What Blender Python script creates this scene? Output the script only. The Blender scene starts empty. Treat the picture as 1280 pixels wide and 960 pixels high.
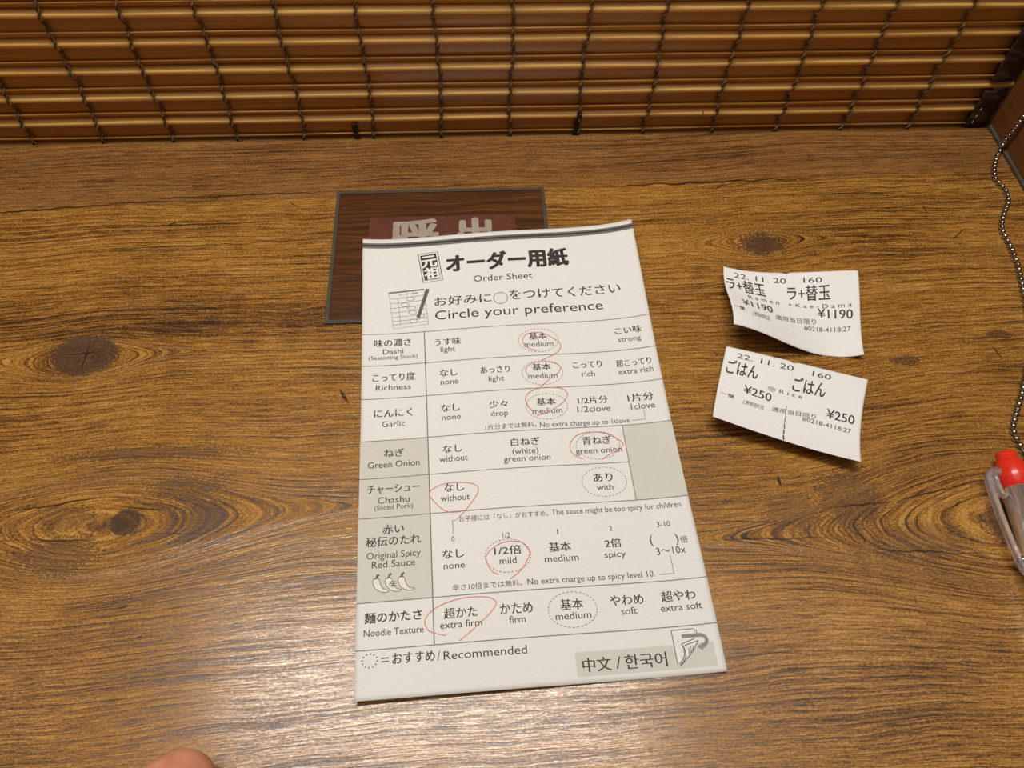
import bpy, bmesh, math, random
from mathutils import Vector, Matrix
R = math.radians
PI = math.pi
scene = bpy.context.scene
C = scene.collection
random.seed(7)

# ------------------------------------------------------------------ camera
cam_d = bpy.data.cameras.new('camera')
cam_d.sensor_width = 36.0
cam_d.lens = 1000.0 / 1280.0 * 36.0
cam_d.clip_start = 0.01
cam_d.clip_end = 20
cam = bpy.data.objects.new('camera', cam_d)
C.objects.link(cam)
cam.matrix_world = (Matrix.Translation((0, 0, 0.23494)) @ Matrix.Rotation(-0.08518, 4, 'Z')
                    @ Matrix.Rotation(0.5771, 4, 'X') @ Matrix.Rotation(0.03889, 4, 'Z'))
scene.camera = cam

# ------------------------------------------------------------------ light
w = bpy.data.worlds.new('room_ambient')
scene.world = w
w.use_nodes = True
bgn = w.node_tree.nodes['Background']
bgn.inputs[0].default_value = (1.0, 0.89, 0.74, 1)
bgn.inputs[1].default_value = 0.13

def area(name, loc, rot, sx, sy, energy, col):
    l = bpy.data.lights.new(name, 'AREA')
    l.shape = 'RECTANGLE'
    l.size, l.size_y, l.energy, l.color = sx, sy, energy, col
    o = bpy.data.objects.new(name, l)
    o.location = loc
    o.rotation_euler = rot
    C.objects.link(o)
    return o
area('lamp_over_counter', (-0.05, 0.236, 0.80), (0, 0, 0), 0.50, 0.046, 5.0, (1.0, 0.955, 0.88))
area('ceiling_lamp', (0.0, -0.05, 1.7), (0, 0, 0), 1.5, 1.1, 6.8, (1.0, 0.94, 0.86))

vs = scene.view_settings
vs.view_transform = 'Standard'
vs.look = 'None'
vs.gamma = 1
vs.use_curve_mapping = False
vs.exposure = 0.0

# ------------------------------------------------------------------ node helpers
class Sk:
    """wraps a node socket so that shader maths reads like arithmetic"""
    def __init__(s, t, k): s.t, s.k = t, k
    def __add__(s, o): return s.t.m('ADD', s, o)
    __radd__ = __add__
    def __sub__(s, o): return s.t.m('SUBTRACT', s, o)
    def __rsub__(s, o): return s.t.m('SUBTRACT', o, s)
    def __mul__(s, o): return s.t.m('MULTIPLY', s, o)
    __rmul__ = __mul__
    def __truediv__(s, o): return s.t.m('DIVIDE', s, o)

class Mat:
    def __init__(s, name):
        s.mat = bpy.data.materials.new(name)
        s.mat.use_nodes = True
        s.nt = s.mat.node_tree
        s.n, s.l = s.nt.nodes, s.nt.links
        s.bsdf = s.n['Principled BSDF']
    def put(s, sock, v):
        if isinstance(v, Sk): s.l.new(v.k, sock)
        elif isinstance(v, bpy.types.NodeSocket): s.l.new(v, sock)
        else: sock.default_value = v
    def m(s, op, *a):
        nd = s.n.new('ShaderNodeMath')
        nd.operation = op
        for i, v in enumerate(a): s.put(nd.inputs[i], v)
        return Sk(s, nd.outputs[0])
    def xyz(s, x, y, z=0.0):
        nd = s.n.new('ShaderNodeCombineXYZ')
        for i, v in enumerate((x, y, z)): s.put(nd.inputs[i], v)
        return nd.outputs[0]
    def coords(s, scale=1000.0):
        tc = s.n.new('ShaderNodeTexCoord')
        sp = s.n.new('ShaderNodeSeparateXYZ')
        s.l.new(tc.outputs['Object'], sp.inputs[0])
        return [Sk(s, sp.outputs[i]) * scale for i in range(3)]
    def noise(s, vec, scale=1.0, detail=2.0, rough=0.5, dist=0.0):
        nd = s.n.new('ShaderNodeTexNoise')
        s.l.new(vec, nd.inputs['Vector'])
        nd.inputs['Scale'].default_value = scale
        nd.inputs['Detail'].default_value = detail
        nd.inputs['Roughness'].default_value = rough
        nd.inputs['Distortion'].default_value = dist
        return Sk(s, nd.outputs[0])
    def step(s, v, a, b, lo=0.0, hi=1.0):
        nd = s.n.new('ShaderNodeMapRange')
        nd.interpolation_type = 'SMOOTHSTEP'
        s.put(nd.inputs[0], v)
        for i, q in enumerate((a, b, lo, hi)): s.put(nd.inputs[i + 1], q)
        return Sk(s, nd.outputs[0])
    def ramp(s, v, stops):
        nd = s.n.new('ShaderNodeValToRGB')
        cr = nd.color_ramp
        while len(cr.elements) < len(stops): cr.elements.new(0.5)
        for e, (p, c) in zip(cr.elements, stops):
            e.position = p
            e.color = (*c, 1)
        s.put(nd.inputs[0], v)
        return nd.outputs[0]
    def mix(s, f, a, b, mode='MIX'):
        nd = s.n.new('ShaderNodeMix')
        nd.data_type = 'RGBA'
        nd.blend_type = mode
        s.put(nd.inputs[0], f)
        for k, v in ((6, a), (7, b)):
            if isinstance(v, tuple): nd.inputs[k].default_value = (*v, 1)
            else: s.put(nd.inputs[k], v)
        return nd.outputs[2]
    def bump(s, h, dist, strength=1.0):
        nd = s.n.new('ShaderNodeBump')
        s.put(nd.inputs['Height'], h)
        nd.inputs['Distance'].default_value = dist
        nd.inputs['Strength'].default_value = strength
        s.l.new(nd.outputs[0], s.bsdf.inputs['Normal'])
    def set(s, **kw):
        for k, v in kw.items():
            key = {'color': 'Base Color', 'rough': 'Roughness', 'metal': 'Metallic', 'spec': 'Specular IOR Level',
                   'trans': 'Transmission Weight', 'ior': 'IOR', 'sss': 'Subsurface Weight', 'coat': 'Coat Weight'}[k]
            if isinstance(v, tuple): v = (*v, 1)
            s.put(s.bsdf.inputs[key], v)
        return s

def srgb(r, g, b):
    f = lambda c: (c / 255 / 12.92) if c / 255 <= 0.04045 else ((c / 255 + 0.055) / 1.055) ** 2.4
    return (f(r), f(g), f(b))

def plain(name, col, rough=0.5, metal=0.0, var=0.06, **kw):
    m = Mat(name)
    x, y, z = m.coords()
    n = m.noise(m.xyz(x, y, z), 0.6, 3)
    dark = tuple(c * (1 - var * 2) for c in col)
    lite = tuple(min(1, c * (1 + var * 2)) for c in col)
    m.set(color=m.ramp(n, [(0.3, dark), (0.7, lite)]), rough=rough, metal=metal, **kw)
    return m.mat

# ------------------------------------------------------------------ materials
def table_wood():
    m = Mat('weathered_wood_laminate')
    x, y, z = m.coords()
    big = m.noise(m.xyz(x * 0.011, y * 0.022), 1.0, 2)
    yy = y - x * 0.026 + (big - 0.5) * 9.0
    # the grain flows round the knots and closes into rings inside them
    knots = [(-137.7, 170.1, 8.0, 17.0), (-118.0, 106.0, 17.0, 40.0), (114.0, 216.0, 6.0, 15.0), (166.0, 95.0, 21.0, 44.0)]
    c = yy
    ins = 0.0
    for kx, ky, b, sx in knots:
        off = ky - kx * 0.026
        dy = c - off
        dx = (x - kx) / sx
        q = dy * dy - m.m('EXPONENT', dx * dx * -1.0) * (b * b)
        sgn = m.m('SIGN', dy)
        inside = m.m('LESS_THAN', q, 0.0)
        root = m.m('SQRT', m.m('ABSOLUTE', q))
        c = root * (sgn * (1.0 - inside) - inside) + off
        ins = inside + ins
    wob = m.noise(m.xyz(x * 0.05, y * 0.09), 1.0, 2)
    c2 = c + (wob - 0.5) * 1.3
    g1 = m.noise(m.xyz(x * 0.008, c2 * 0.50), 1.0, 2, 0.55)
    g2 = m.noise(m.xyz(x * 0.022, c2 * 1.5, 3.0), 1.0, 3, 0.6)
    g3 = m.noise(m.xyz(x * 0.13, c2 * 3.4, 9.0), 1.0, 2, 0.6)
    sp = m.noise(m.xyz(x * 1.0, y * 1.9, 5.0), 1.0, 2, 0.8)
    pat = m.noise(m.xyz(x * 0.022, c * 0.05, 1.0), 1.0, 2)
    ph = c2 * 0.43 + (g1 - 0.5) * 2.6
    saw = m.m('FRACT', ph)
    rmod = m.step(m.noise(m.xyz(x * 0.016, c * 0.05, 21.0), 1.0, 2), 0.36, 0.62)
    ring = m.step(saw, 0.30, 0.90) * m.step(saw, 1.0, 0.92) * (rmod * 0.65 + 0.35)
    tone = (g1 - 0.5) * 0.10 + (g2 - 0.5) * 0.30 + (g3 - 0.5) * 0.62 + (sp - 0.5) * 0.52 - ring * 0.125 + 0.530
    # planks: reddish duller strip along the back, dark fibrous streak along the middle seam
    seam1 = 242.5 + (x + 184.0) * 0.0275 + (wob - 0.5) * 3.0
    back = m.step(y, seam1 - 1.0, seam1 + 2.0)
    seam2 = 177.2 + (wob - 0.5) * 1.5
    midd = m.step(y, seam2 - 0.6, seam2 + 0.4) * m.step(y, seam2 + 30.0, seam2 + 6.0) * m.step(x, 0.0, -30.0)
    v = tone + (pat - 0.5) * 0.15 - midd * 0.075
    col = m.ramp(v, [(0.31, srgb(44, 27, 12)), (0.40, srgb(89, 55, 22)), (0.47, srgb(130, 88, 36)),
                     (0.55, srgb(161, 113, 50)), (0.68, srgb(194, 148, 77))])
    colb = m.ramp(v, [(0.31, srgb(43, 27, 13)), (0.41, srgb(88, 57, 29)), (0.51, srgb(126, 86, 45)), (0.68, srgb(165, 119, 66))])
    col = m.mix(back, col, colb)
    # short dark pores
    pore = m.noise(m.xyz(x * 0.22, c2 * 1.7, 17.0), 1.0, 2, 0.6)
    pz = m.noise(m.xyz(x * 0.03, y * 0.05, 4.0), 1.0, 1)
    pm = m.step(pore, 0.66, 0.74) * m.step(pz, 0.42, 0.6)
    col = m.mix(pm * 0.75, col, srgb(46, 29, 19))
    dark = 0.0
    # heartwood of the knots: (x, y, rx, ry, raggedness)
    rag = m.noise(m.xyz(x * 0.18, y * 0.30, 2.0), 1.0, 3, 0.6)
    ragsp = (rag - 0.5) * 0.6 + (sp - 0.5) * 0.9
    for kx, ky, rx, ry, rg, amt in [(-137.7, 170.3, 12.2, 8.8, 0.5, 0.92), (-110.2, 105.8, 4.8, 4.6, 0.5, 0.95), (116.0, 215.0, 10.0, 6.0, 1.9, 0.92),
                                    (172.0, 93.0, 12.0, 9.0, 1.2, 0.7), (-128.0, 96.0, 12.0, 6.5, 2.6, 0.55), (-129.0, 108.0, 9.0, 4.5, 2.4, 0.5),
                                    (-85.0, 105.0, 11.0, 9.0, 2.4, 0.35), (-92.0, 117.0, 12.0, 5.0, 2.6, 0.5), (120.0, 104.0, 11.0, 11.0, 2.2, 0.45),
                                    (140.0, 88.0, 16.0, 7.0, 2.2, 0.4), (-105.0, 130.0, 30.0, 2.6, 2.4, 0.45), (100.0, 100.0, 9.0, 8.0, 2.2, 0.35),
                                    (155.0, 157.3, 6.0, 2.0, 2.0, 0.7), (195.0, 167.5, 5.0, 2.0, 1.6, 0.8), (-50.0, 243.0, 3.0, 1.3, 1.2, 0.5)]:
        ex = (x - kx) / rx
        ey = (y - ky) / ry
        e = m.m('SQRT', ex * ex + ey * ey) + ragsp * rg
        dark = m.m('MAXIMUM', dark, m.step(e, 1.08, 0.86) * amt)
    kc = m.ramp(sp * 0.55 + g3 * 0.45, [(0.35, srgb(48, 34, 26)), (0.52, srgb(80, 59, 45)), (0.7, srgb(118, 88, 62))])
    col = m.mix(dark, col, kc)
    # open cracks, shakes and nicks
    cr = 0.0
    jit = m.noise(m.xyz(x * 0.12, y * 0.12, 8.0), 1.0, 2)
    for (x0, y0), (x1, y1), wd in CRACKS:
        L = math.hypot(x1 - x0, y1 - y0)
        ux, uy = (x1 - x0) / L, (y1 - y0) / L
        t = (x - x0) * (ux / L) + (y - y0) * (uy / L)
        d = (x - x0) * -uy + (y - y0) * ux + (jit - 0.5) * min(3.0, L * 0.06)
        body = m.m('MULTIPLY', t * (1.0 - t), 4.0)
        cr = m.m('MAXIMUM', cr, m.step(m.m('ABSOLUTE', d) - body * (wd * 0.55), 0.12, -0.12) * m.m('GREATER_THAN', body, 0.0))
    # radial cracks of the big left knot
    col = m.mix(cr * 0.88, col, srgb(34, 21, 14))
    m.set(color=col, rough=m.step(v, 0.38, 0.58, 0.32, 0.15), spec=0.5)
    h = g3 * 0.9 + sp * 0.40 - ring * 0.6
    m.bump(h, 0.000036)
    return m.mat

CRACKS = [((-148.7, 110.6), (-118.1, 114.8), 0.55), ((-112.9, 111.2), (-98.2, 109.2), 0.5), ((-103.6, 101.7), (-83.5, 100.8), 0.3),
          ((-138.4, 101.1), (-118.2, 100.0), 0.45), ((-170.0, 101.0), (-138.0, 101.2), 0.3), ((68.3, 111.4), (93.1, 109.7), 0.25), ((112.0, 101.0), (134.8, 102.3), 0.45),
          ((133.8, 102.2), (157.5, 107.3), 0.5), ((156.0, 107.0), (190.4, 107.2), 0.3), ((69.2, 98.7), (97.8, 96.7), 0.3), ((71.2, 91.9), (111.8, 90.9), 0.4),
          ((118.3, 86.7), (160.6, 83.2), 0.4), ((-200.0, 240.6), (-141.1, 245.8), 0.9), ((-148.0, 245.9), (-120.0, 246.3), 0.8), ((-132.0, 247.6), (-54.6, 249.9), 0.9),
          ((50.0, 249.4), (150.8, 252.0), 0.95), ((-113.7, 253.7), (-110.0, 254.9), 0.35), ((-110.4, 254.9), (-106.7, 254.0), 0.35), ((-73.0, 244.1), (-69.9, 241.6), 0.45),
          ((103.0, 246.0), (108.0, 249.7), 0.55), ((-46.9, 152.4), (-43.6, 146.8), 1.1), ((98.3, 113.4), (98.6, 108.9), 0.9), ((188.4, 235.2), (189.0, 229.1), 0.5),
          ((194.0, 214.7), (202.5, 221.5), 0.4), ((190.2, 162.4), (191.8, 156.2), 0.6), ((-106.9, 78.4), (-103.5, 79.3), 0.7), ((-99.8, 69.4), (-97.8, 69.9), 0.5),
          ((-60.7, 112.6), (-37.8, 111.1), 0.35), ((38.4, 280.5), (45.3, 271.0), 0.25), ((170.1, 233.4), (229.7, 238.6), 0.35), ((138.9, 243.7), (233.6, 248.1), 0.35),
          ((-145.5, 170.5), (-131.0, 172.0), 0.35), ((-137.4, 163.0), (-137.0, 177.0), 0.4), ((-141.0, 166.0), (-133.5, 174.0), 0.25), ((-120.0, 233.0), (-116.0, 234.5), 0.6),
          ((-150.0, 232.0), (-60.0, 234.0), 0.35), ((-170.0, 227.0), (-80.0, 230.0), 0.3), ((-165.0, 220.0), (-50.0, 223.5), 0.35), ((-150.0, 213.0), (-40.0, 216.0), 0.3),
          ((70.0, 240.0), (180.0, 244.0), 0.3), ((90.0, 231.0), (170.0, 232.5), 0.3), ((150.0, 222.0), (215.0, 224.5), 0.3)]

def stripe_wood(name, stops, sx=0.02, sy=0.9, rough=0.4, axis='xy', bumpd=0.0001):
    m = Mat(name)
    x, y, z = m.coords()
    a, b = {'xy': (x, y), 'xz': (x, z), 'yz': (y, z)}[axis]
    wob = m.noise(m.xyz(a * 0.03, b * 0.05), 1.0, 2)
    g = m.noise(m.xyz(a * sx, (b + wob * 6.0) * sy, 2.0), 1.0, 4, 0.6)
    f = m.noise(m.xyz(a * 0.25, b * 4.0), 1.0, 2)
    v = g * 0.75 + f * 0.25
    m.set(color=m.ramp(v, stops), rough=rough)
    m.bump(v, bumpd)
    return m.mat

def paper_mat(name, col):
    m = Mat(name)
    x, y, z = m.coords()
    n = m.noise(m.xyz(x, y), 1.2, 4, 0.6)
    m.set(color=m.ramp(n, [(0.3, tuple(c * 0.955 for c in col)), (0.7, col)]), rough=0.75, spec=0.25)
    m.bump(n, 0.00004)
    return m.mat

def bamboo(name, a, b, c):
    m = Mat(name)
    x, y, z = m.coords()
    oi = m.n.new('ShaderNodeObjectInfo')
    r = Sk(m, oi.outputs['Random'])
    g = m.noise(m.xyz(x * 0.02 + r * 40.0, y * 2.0, z * 2.2), 1.0, 3, 0.6)
    f = m.noise(m.xyz(x * 0.25, y * 4.0 + r * 9.0, z * 5.0), 1.0, 2)
    v = g * 0.6 + f * 0.25 + r * 0.15
    m.set(color=m.ramp(v, [(0.28, a), (0.5, b), (0.72, c)]), rough=0.23, spec=0.7)
    m.bump(f, 0.00002)
    return m.mat

M = {}
M['table'] = table_wood()
M['divider'] = stripe_wood('brown_wood_panel', [(0.3, srgb(84, 50, 22)), (0.5, srgb(110, 68, 30)), (0.7, srgb(134, 86, 40))], axis='yz', rough=0.45)
M['plate_wood'] = stripe_wood('dark_glossy_wood', [(0.3, srgb(40, 22, 9)), (0.5, srgb(74, 42, 17)), (0.7, srgb(112, 68, 30))], sy=0.6, rough=0.32)
M['frame'] = plain('dark_grey_plastic', srgb(70, 66, 58), 0.4)
M['seal'] = plain('grey_sealant', srgb(74, 70, 58), 0.5)
M['red_label'] = plain('worn_red_film', srgb(88, 42, 22), 0.5, var=0.10)
M['label_ink'] = plain('grey_letter_film', srgb(156, 147, 130), 0.5, var=0.05)
M['paper'] = paper_mat('white_paper', (0.77, 0.765, 0.74))
M['ticket'] = paper_mat('thermal_paper', (0.83, 0.825, 0.815))
M['ink'] = plain('black_ink', (0.035, 0.031, 0.028), 0.6, spec=0.25)
M['grey_ink'] = plain('dark_grey_ink', (0.11, 0.105, 0.095), 0.6, spec=0.25)
M['mid_ink'] = plain('mid_grey_ink', (0.25, 0.24, 0.22), 0.6, spec=0.25)
M['band'] = plain('band_grey_ink', (0.15, 0.145, 0.135), 0.6, spec=0.25)
M['rule'] = plain('thin_rule_ink', (0.16, 0.15, 0.135), 0.6, spec=0.25)
M['tint'] = plain('pale_grey_tint', (0.615, 0.60, 0.55), 0.75, var=0.008, spec=0.25)
M['white_ink'] = plain('bare_paper_white', (0.78, 0.76, 0.72), 0.75, spec=0.25)
M['red_ink'] = plain('red_pen_ink', (0.62, 0.10, 0.07), 0.5)
M['bam_round'] = bamboo('bamboo_skin', srgb(214, 156, 76), srgb(238, 188, 106), srgb(248, 210, 136))
M['bam_flat'] = bamboo('bamboo_strip', srgb(166, 108, 44), srgb(198, 140, 64), srgb(220, 168, 90))
M['twine'] = plain('brown_twine', srgb(112, 84, 52), 0.8, var=0.25)
M['tape'] = plain('dark_brown_cloth', srgb(58, 36, 22), 0.6, var=0.2)
M['black'] = plain('black_ribbon', (0.012, 0.012, 0.013), 0.6)
M['bead'] = plain('nickel_bead', (0.46, 0.44, 0.40), 0.17, 1.0)
M['red'] = plain('red_plastic', (0.78, 0.035, 0.018), 0.25)
M['clear'] = Mat('clear_plastic').set(color=(0.97, 0.95, 0.98), rough=0.05, trans=0.86, ior=1.36).mat
M['tip'] = plain('steel_tip', (0.6, 0.6, 0.6), 0.2, 1.0)
M['lamp'] = plain('lintel_paint', srgb(96, 62, 34), 0.6)
sk = Mat('skin')
x_, y_, z_ = sk.coords()
sk.set(color=sk.ramp(sk.noise(sk.xyz(x_, y_, z_), 0.25, 4), [(0.3, srgb(196, 128, 100)), (0.7, srgb(216, 152, 122))]), rough=0.5, sss=0.15)
sk.bsdf.inputs['Subsurface Radius'].default_value = (0.004, 0.002, 0.001)
M['skin'] = sk.mat
M['nail'] = plain('finger_nail', srgb(224, 170, 148), 0.3, var=0.02)
M['sleeve'] = plain('dark_sleeve', srgb(50, 52, 60), 0.85)

# ------------------------------------------------------------------ mesh helpers
def link(name, bm, mat, parent=None, smooth=False):
    me = bpy.data.meshes.new(name)
    bmesh.ops.recalc_face_normals(bm, faces=bm.faces[:])
    bm.to_mesh(me)
    bm.free()
    me.materials.append(mat)
    if smooth:
        for p in me.polygons: p.use_smooth = True
    o = bpy.data.objects.new(name, me)
    C.objects.link(o)
    if parent: o.parent = parent
    return o

def raw(name, verts, faces, mat, parent=None, smooth=False):
    me = bpy.data.meshes.new(name)
    me.from_pydata([tuple(v) for v in verts], [], faces)
    me.materials.append(mat)
    if smooth:
        for p in me.polygons: p.use_smooth = True
    o = bpy.data.objects.new(name, me)
    C.objects.link(o)
    if parent: o.parent = parent
    return o

def thing(name, label, cat, loc=(0, 0, 0), rz=0.0, group=None):
    o = bpy.data.objects.new(name, None)
    o.empty_display_size = 0.01
    C.objects.link(o)
    o.location = loc
    o.rotation_euler = (0, 0, rz)
    o['label'] = label
    o['category'] = cat
    if group: o['group'] = group
    return o

def box(bm, x0, x1, y0, y1, z0, z1, bev=0.0):
    r = bmesh.ops.create_cube(bm, size=1.0)
    for v in r['verts']:
        v.co = Vector(((x0 + x1) / 2 + v.co.x * (x1 - x0), (y0 + y1) / 2 + v.co.y * (y1 - y0), (z0 + z1) / 2 + v.co.z * (z1 - z0)))
    if bev:
        es = list({e for v in r['verts'] for e in v.link_edges})
        bmesh.ops.bevel(bm, geom=es, offset=bev, segments=2, affect='EDGES', profile=0.7)

def structure(o, name=None):
    o['kind'] = 'structure'
    return o

# ------------------------------------------------------------------ the setting
YB = 0.2819          # back edge of the counter
XR = 0.236           # face of the right-hand divider
bm = bmesh.new(); box(bm, XR, XR + 0.02, -0.34, YB + 0.05, -0.06, 0.55, 0.0008)
structure(link('wall_right', bm, M['divider']))
bm = bmesh.new(); box(bm, -0.40, -0.38, -0.34, YB + 0.05, -0.06, 0.55, 0.0008)
structure(link('wall_left', bm, M['divider']))
bm = bmesh.new(); box(bm, -0.38, XR, YB + 0.012, YB + 0.05, 0.185, 0.55, 0.0008)
structure(link('wall_back', bm, M['lamp']))
bm = bmesh.new(); box(bm, XR - 0.0014, XR, -0.34, YB, 0.0, 0.0016, 0.0004)
structure(link('trim_1', bm, M['seal']))

bm = bmesh.new(); box(bm, -0.38, XR, -0.34, YB, -0.03, 0.0, 0.0006)
top = link('counter_top', bm, M['table'])
top['label'] = 'brown knotty wood-grain counter top filling the picture'
top['category'] = 'table'

# ------------------------------------------------------------------ bamboo blind
blind = thing('bamboo_blind', 'golden bamboo slat blind hanging along the back edge of the counter', 'blind', (0, YB + 0.0053, -0.0016))
PER = 12.25                       # mm, one repeat: round slat, flat strip, tilted strip
YF = -2.6                         # mm, front of the round slats relative to the blind's middle
def prof_round(zc):
    return [(YF + 1.3 - 2.4 * math.cos(a), zc + 1.9 * math.sin(a)) for a in [R(t) for t in range(-80, 81, 16)]] + [(2.4, zc + 1.3), (2.4, zc - 1.3)]
def strip(p0, p1, th, bul=0.0):
    # cross-section of a strip from p0 (top front) to p1 (bottom front), slightly bulged towards the viewer
    (y0, z0), (y1, z1) = p0, p1
    n = 6
    fr = [(y0 + (y1 - y0) * t - bul * 4 * t * (1 - t), z0 + (z1 - z0) * t) for t in [i / n for i in range(n + 1)]]
    return fr + [(y1 + th, z1 + 0.15), (y0 + th, z0 - 0.15)]
XL0, XS1 = -0.372, 0.2300
def slat(prof, mat, x0=XL0, x1=XS1, wig=0.10):
    n = 44
    ph = [random.uniform(0, 6.28) for _ in range(4)]
    vs_, fs = [], []
    k = len(prof)
    for i in range(n + 1):
        x = x0 + (x1 - x0) * i / n
        dz = wig * (math.sin(x * 34 + ph[0]) + 0.6 * math.sin(x * 83 + ph[1]))
        dy = wig * 0.6 * math.sin(x * 51 + ph[2])
        for (py, pz) in prof:
            vs_.append((x, (py + dy) / 1000, (pz + dz) / 1000))
    for i in range(n):
        for j in range(k):
            a, b = i * k + j, i * k + (j + 1) % k
            fs.append((a, b, b + k, a + k))
    fs.append(tuple(range(k)))
    fs.append(tuple(range(n * k + k - 1, n * k - 1, -1)))
    o = raw('slat', vs_, fs, mat, blind)
    for p in o.data.polygons: p.use_smooth = len(p.vertices) == 4
    bm_ = bmesh.new(); bm_.from_mesh(o.data)
    bmesh.ops.recalc_face_normals(bm_, faces=bm_.faces[:])
    bm_.to_mesh(o.data); bm_.free()
    return o
NP = 15
for i in range(-1, NP):
    z0 = i * PER - 1.9            # z of the lower end of the repeat, mm
    lower = strip((YF - 1.0, z0 + 5.1), (YF + 2.4, z0 + 0.35), 1.4, 0.0)
    flat = strip((YF + 2.3, z0 + 10.4), (YF + 1.05, z0 + 4.2), 1.1, 0.25)
    slat(lower, M['bam_flat'])
    slat(flat, M['bam_flat'])
    zc = z0 + 12.1
    slat(prof_round(zc), M['bam_round'], x1=(0.2358 if i == 1 else XS1))
ztop = NP * PER
# woven twine: two strands crossing between the slats and running side by side over each round slat
def front(zm):
    f = ((zm + 1.9) % PER)
    if f < 0.6 or f > 10.2:
        return YF - 1.1 - 0.42
    if f < 4.8: return YF - 1.0 - 0.40 + 0.9 * max(0.0, (4.8 - f) / 4.8) * (f / 4.8) * 2
    return YF + 0.75 - 0.45 - 1.45 * (1 - min(1.0, (f - 4.8) / 1.2)) - 1.8 * max(0.0, (f - 9.0) / 1.2)
def tube(path, rad, sides=6, closed=False):
    vs_, fs = [], []
    n = len(path)
    for i, p in enumerate(path):
        p = Vector(p)
        a = Vector(path[max(0, i - 1)]); b = Vector(path[min(n - 1, i + 1)])
        t = (b - a).normalized()
        u = t.cross(Vector((0.31, 0.9, 0.22))).normalized()
        v_ = t.cross(u)
        r = rad[i] if isinstance(rad, (list, tuple)) else rad
        for k in range(sides):
            q = 2 * PI * k / sides
            vs_.append(p + (u * math.cos(q) + v_ * math.sin(q)) * r)
    for i in range(n - 1):
        for k in range(sides):
            a, b = i * sides + k, i * sides + (k + 1) % sides
            fs.append((a, b, b + sides, a + sides))
    fs.append(tuple(range(sides - 1, -1, -1)))
    fs.append(tuple(range((n - 1) * sides, n * sides)))
    return vs_, fs
def join(parts):
    V_, F_ = [], []
    for v_, f_ in parts:
        o = len(V_)
        V_ += v_
        F_ += [tuple(i + o for i in f) for f in f_]
    return V_, F_
for xc in (-362, -332, -302.5, -273, -243.5, -214.5, -185.0, -155.4, -127.0, -98.8, -69.9, -39.8, -10.6, 19.0, 48.6, 78.5, 108.8, 138.5, 167.8, 198.4):
    parts = []
    sw = random.uniform(0, 6)
    for s in (0, 1):
        path = []
        zm = -13.0
        while zm < ztop - 1:
            ang = (zm + 1.9) / PER * 4 * PI + s * PI + 0.4
            wob = 0.5 * math.sin(zm * 0.11 + sw) + 0.3 * math.sin(zm * 0.37 + sw * 2)
            path.append(((xc + wob + 0.52 * math.cos(ang)) / 1000, (front(zm) - 0.10 + 0.30 * math.sin(ang)) / 1000, zm / 1000))
            zm += 0.8
        parts.append(tube(path, [0.00040 + 0.00006 * math.sin(k * 1.9) for k in range(len(path))]))
    raw('weaving_cord', *join(parts), M['twine'], blind, True)
# a loose twine end
raw('loose_thread', *tube([((102.7 + 0.9 * math.sin(t * 3.0) - 0.8 * t) / 1000, (YF - 0.7 - 0.6 * math.sin(t * 3.1)) / 1000, (11.8 - 7.0 * t) / 1000) for t in [i / 10 for i in range(11)]], 0.00028), M['twine'], blind, True)
# black ribbons wrapped round the bottom of the blind
for x0, x1, zt in ((-48.4, -46.4, 8.6), (49.0, 46.2, 12.4)):
    vs_, fs = [], []
    n = 16
    for i in range(n + 1):
        t = i / n
        zm = zt + (-12.0 - zt) * t
        xx = x0 + (x1 - x0) * t
        yf = min(front(zm), YF - 0.2) - 0.45
        for dx, dy in ((-1.15, 0), (0, -0.12), (1.15, 0), (1.15, 0.35), (-1.15, 0.35)):
            vs_.append(((xx + dx) / 1000, (yf + dy) / 1000, zm / 1000))
    for i in range(n):
        for k in range(5):
            a, b = i * 5 + k, i * 5 + (k + 1) % 5
            fs.append((a, b, b + 5, a + 5))
    fs += [(0, 1, 2, 3, 4), tuple(range(n * 5 + 4, n * 5 - 1, -1))]
    o = raw('tie_ribbon', vs_, fs, M['black'], blind, True)
    o['label'] = 'black ribbon tie'
# dark cloth binding along the right edge (rippled; a round slat pokes through it)
def binding(zlo, zhi, x0=224.4, x1=235.6):
    nx, nz = 12, max(4, int((zhi - zlo) / 1.0))
    vs_, fs = [], []
    for j in range(nz + 1):
        zm = zlo + (zhi - zlo) * j / nz
        for i in range(nx + 1):
            u = i / nx
            rip = 0.55 * math.sin(zm * 0.62 + 2.0 * u) * math.sin(PI * u) + 0.25 * math.sin(zm * 1.7 + u * 5)
            vs_.append(((x0 + (x1 - x0) * u + 0.25 * math.sin(zm * 0.9)) / 1000, (YF - 1.5 - 0.9 * math.sin(PI * min(1, u * 1.0)) + rip * 0.6 + 1.2 * u) / 1000, zm / 1000))
    nf = len(vs_)
    for v_ in list(vs_): vs_.append((v_[0], v_[1] + 0.0006, v_[2]))
    k = nx + 1
    for j in range(nz):
        for i in range(nx):
            a = j * k + i
            fs.append((a, a + 1, a + k + 1, a + k))
            fs.append((nf + a + k, nf + a + k + 1, nf + a + 1, nf + a))
    rim = [i for i in range(k)] + [j * k + nx for j in range(1, nz + 1)] + [nz * k + i for i in range(nx - 1, -1, -1)] + [j * k for j in range(nz - 1, 0, -1)]
    for a, b in zip(rim, rim[1:] + rim[:1]): fs.append((b, a, nf + a, nf + b))
    return vs_, fs
raw('edge_binding', *join([binding(-13, 20.3), binding(25.0, ztop - 2)]), M['tape'], blind, True)
st = []
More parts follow.
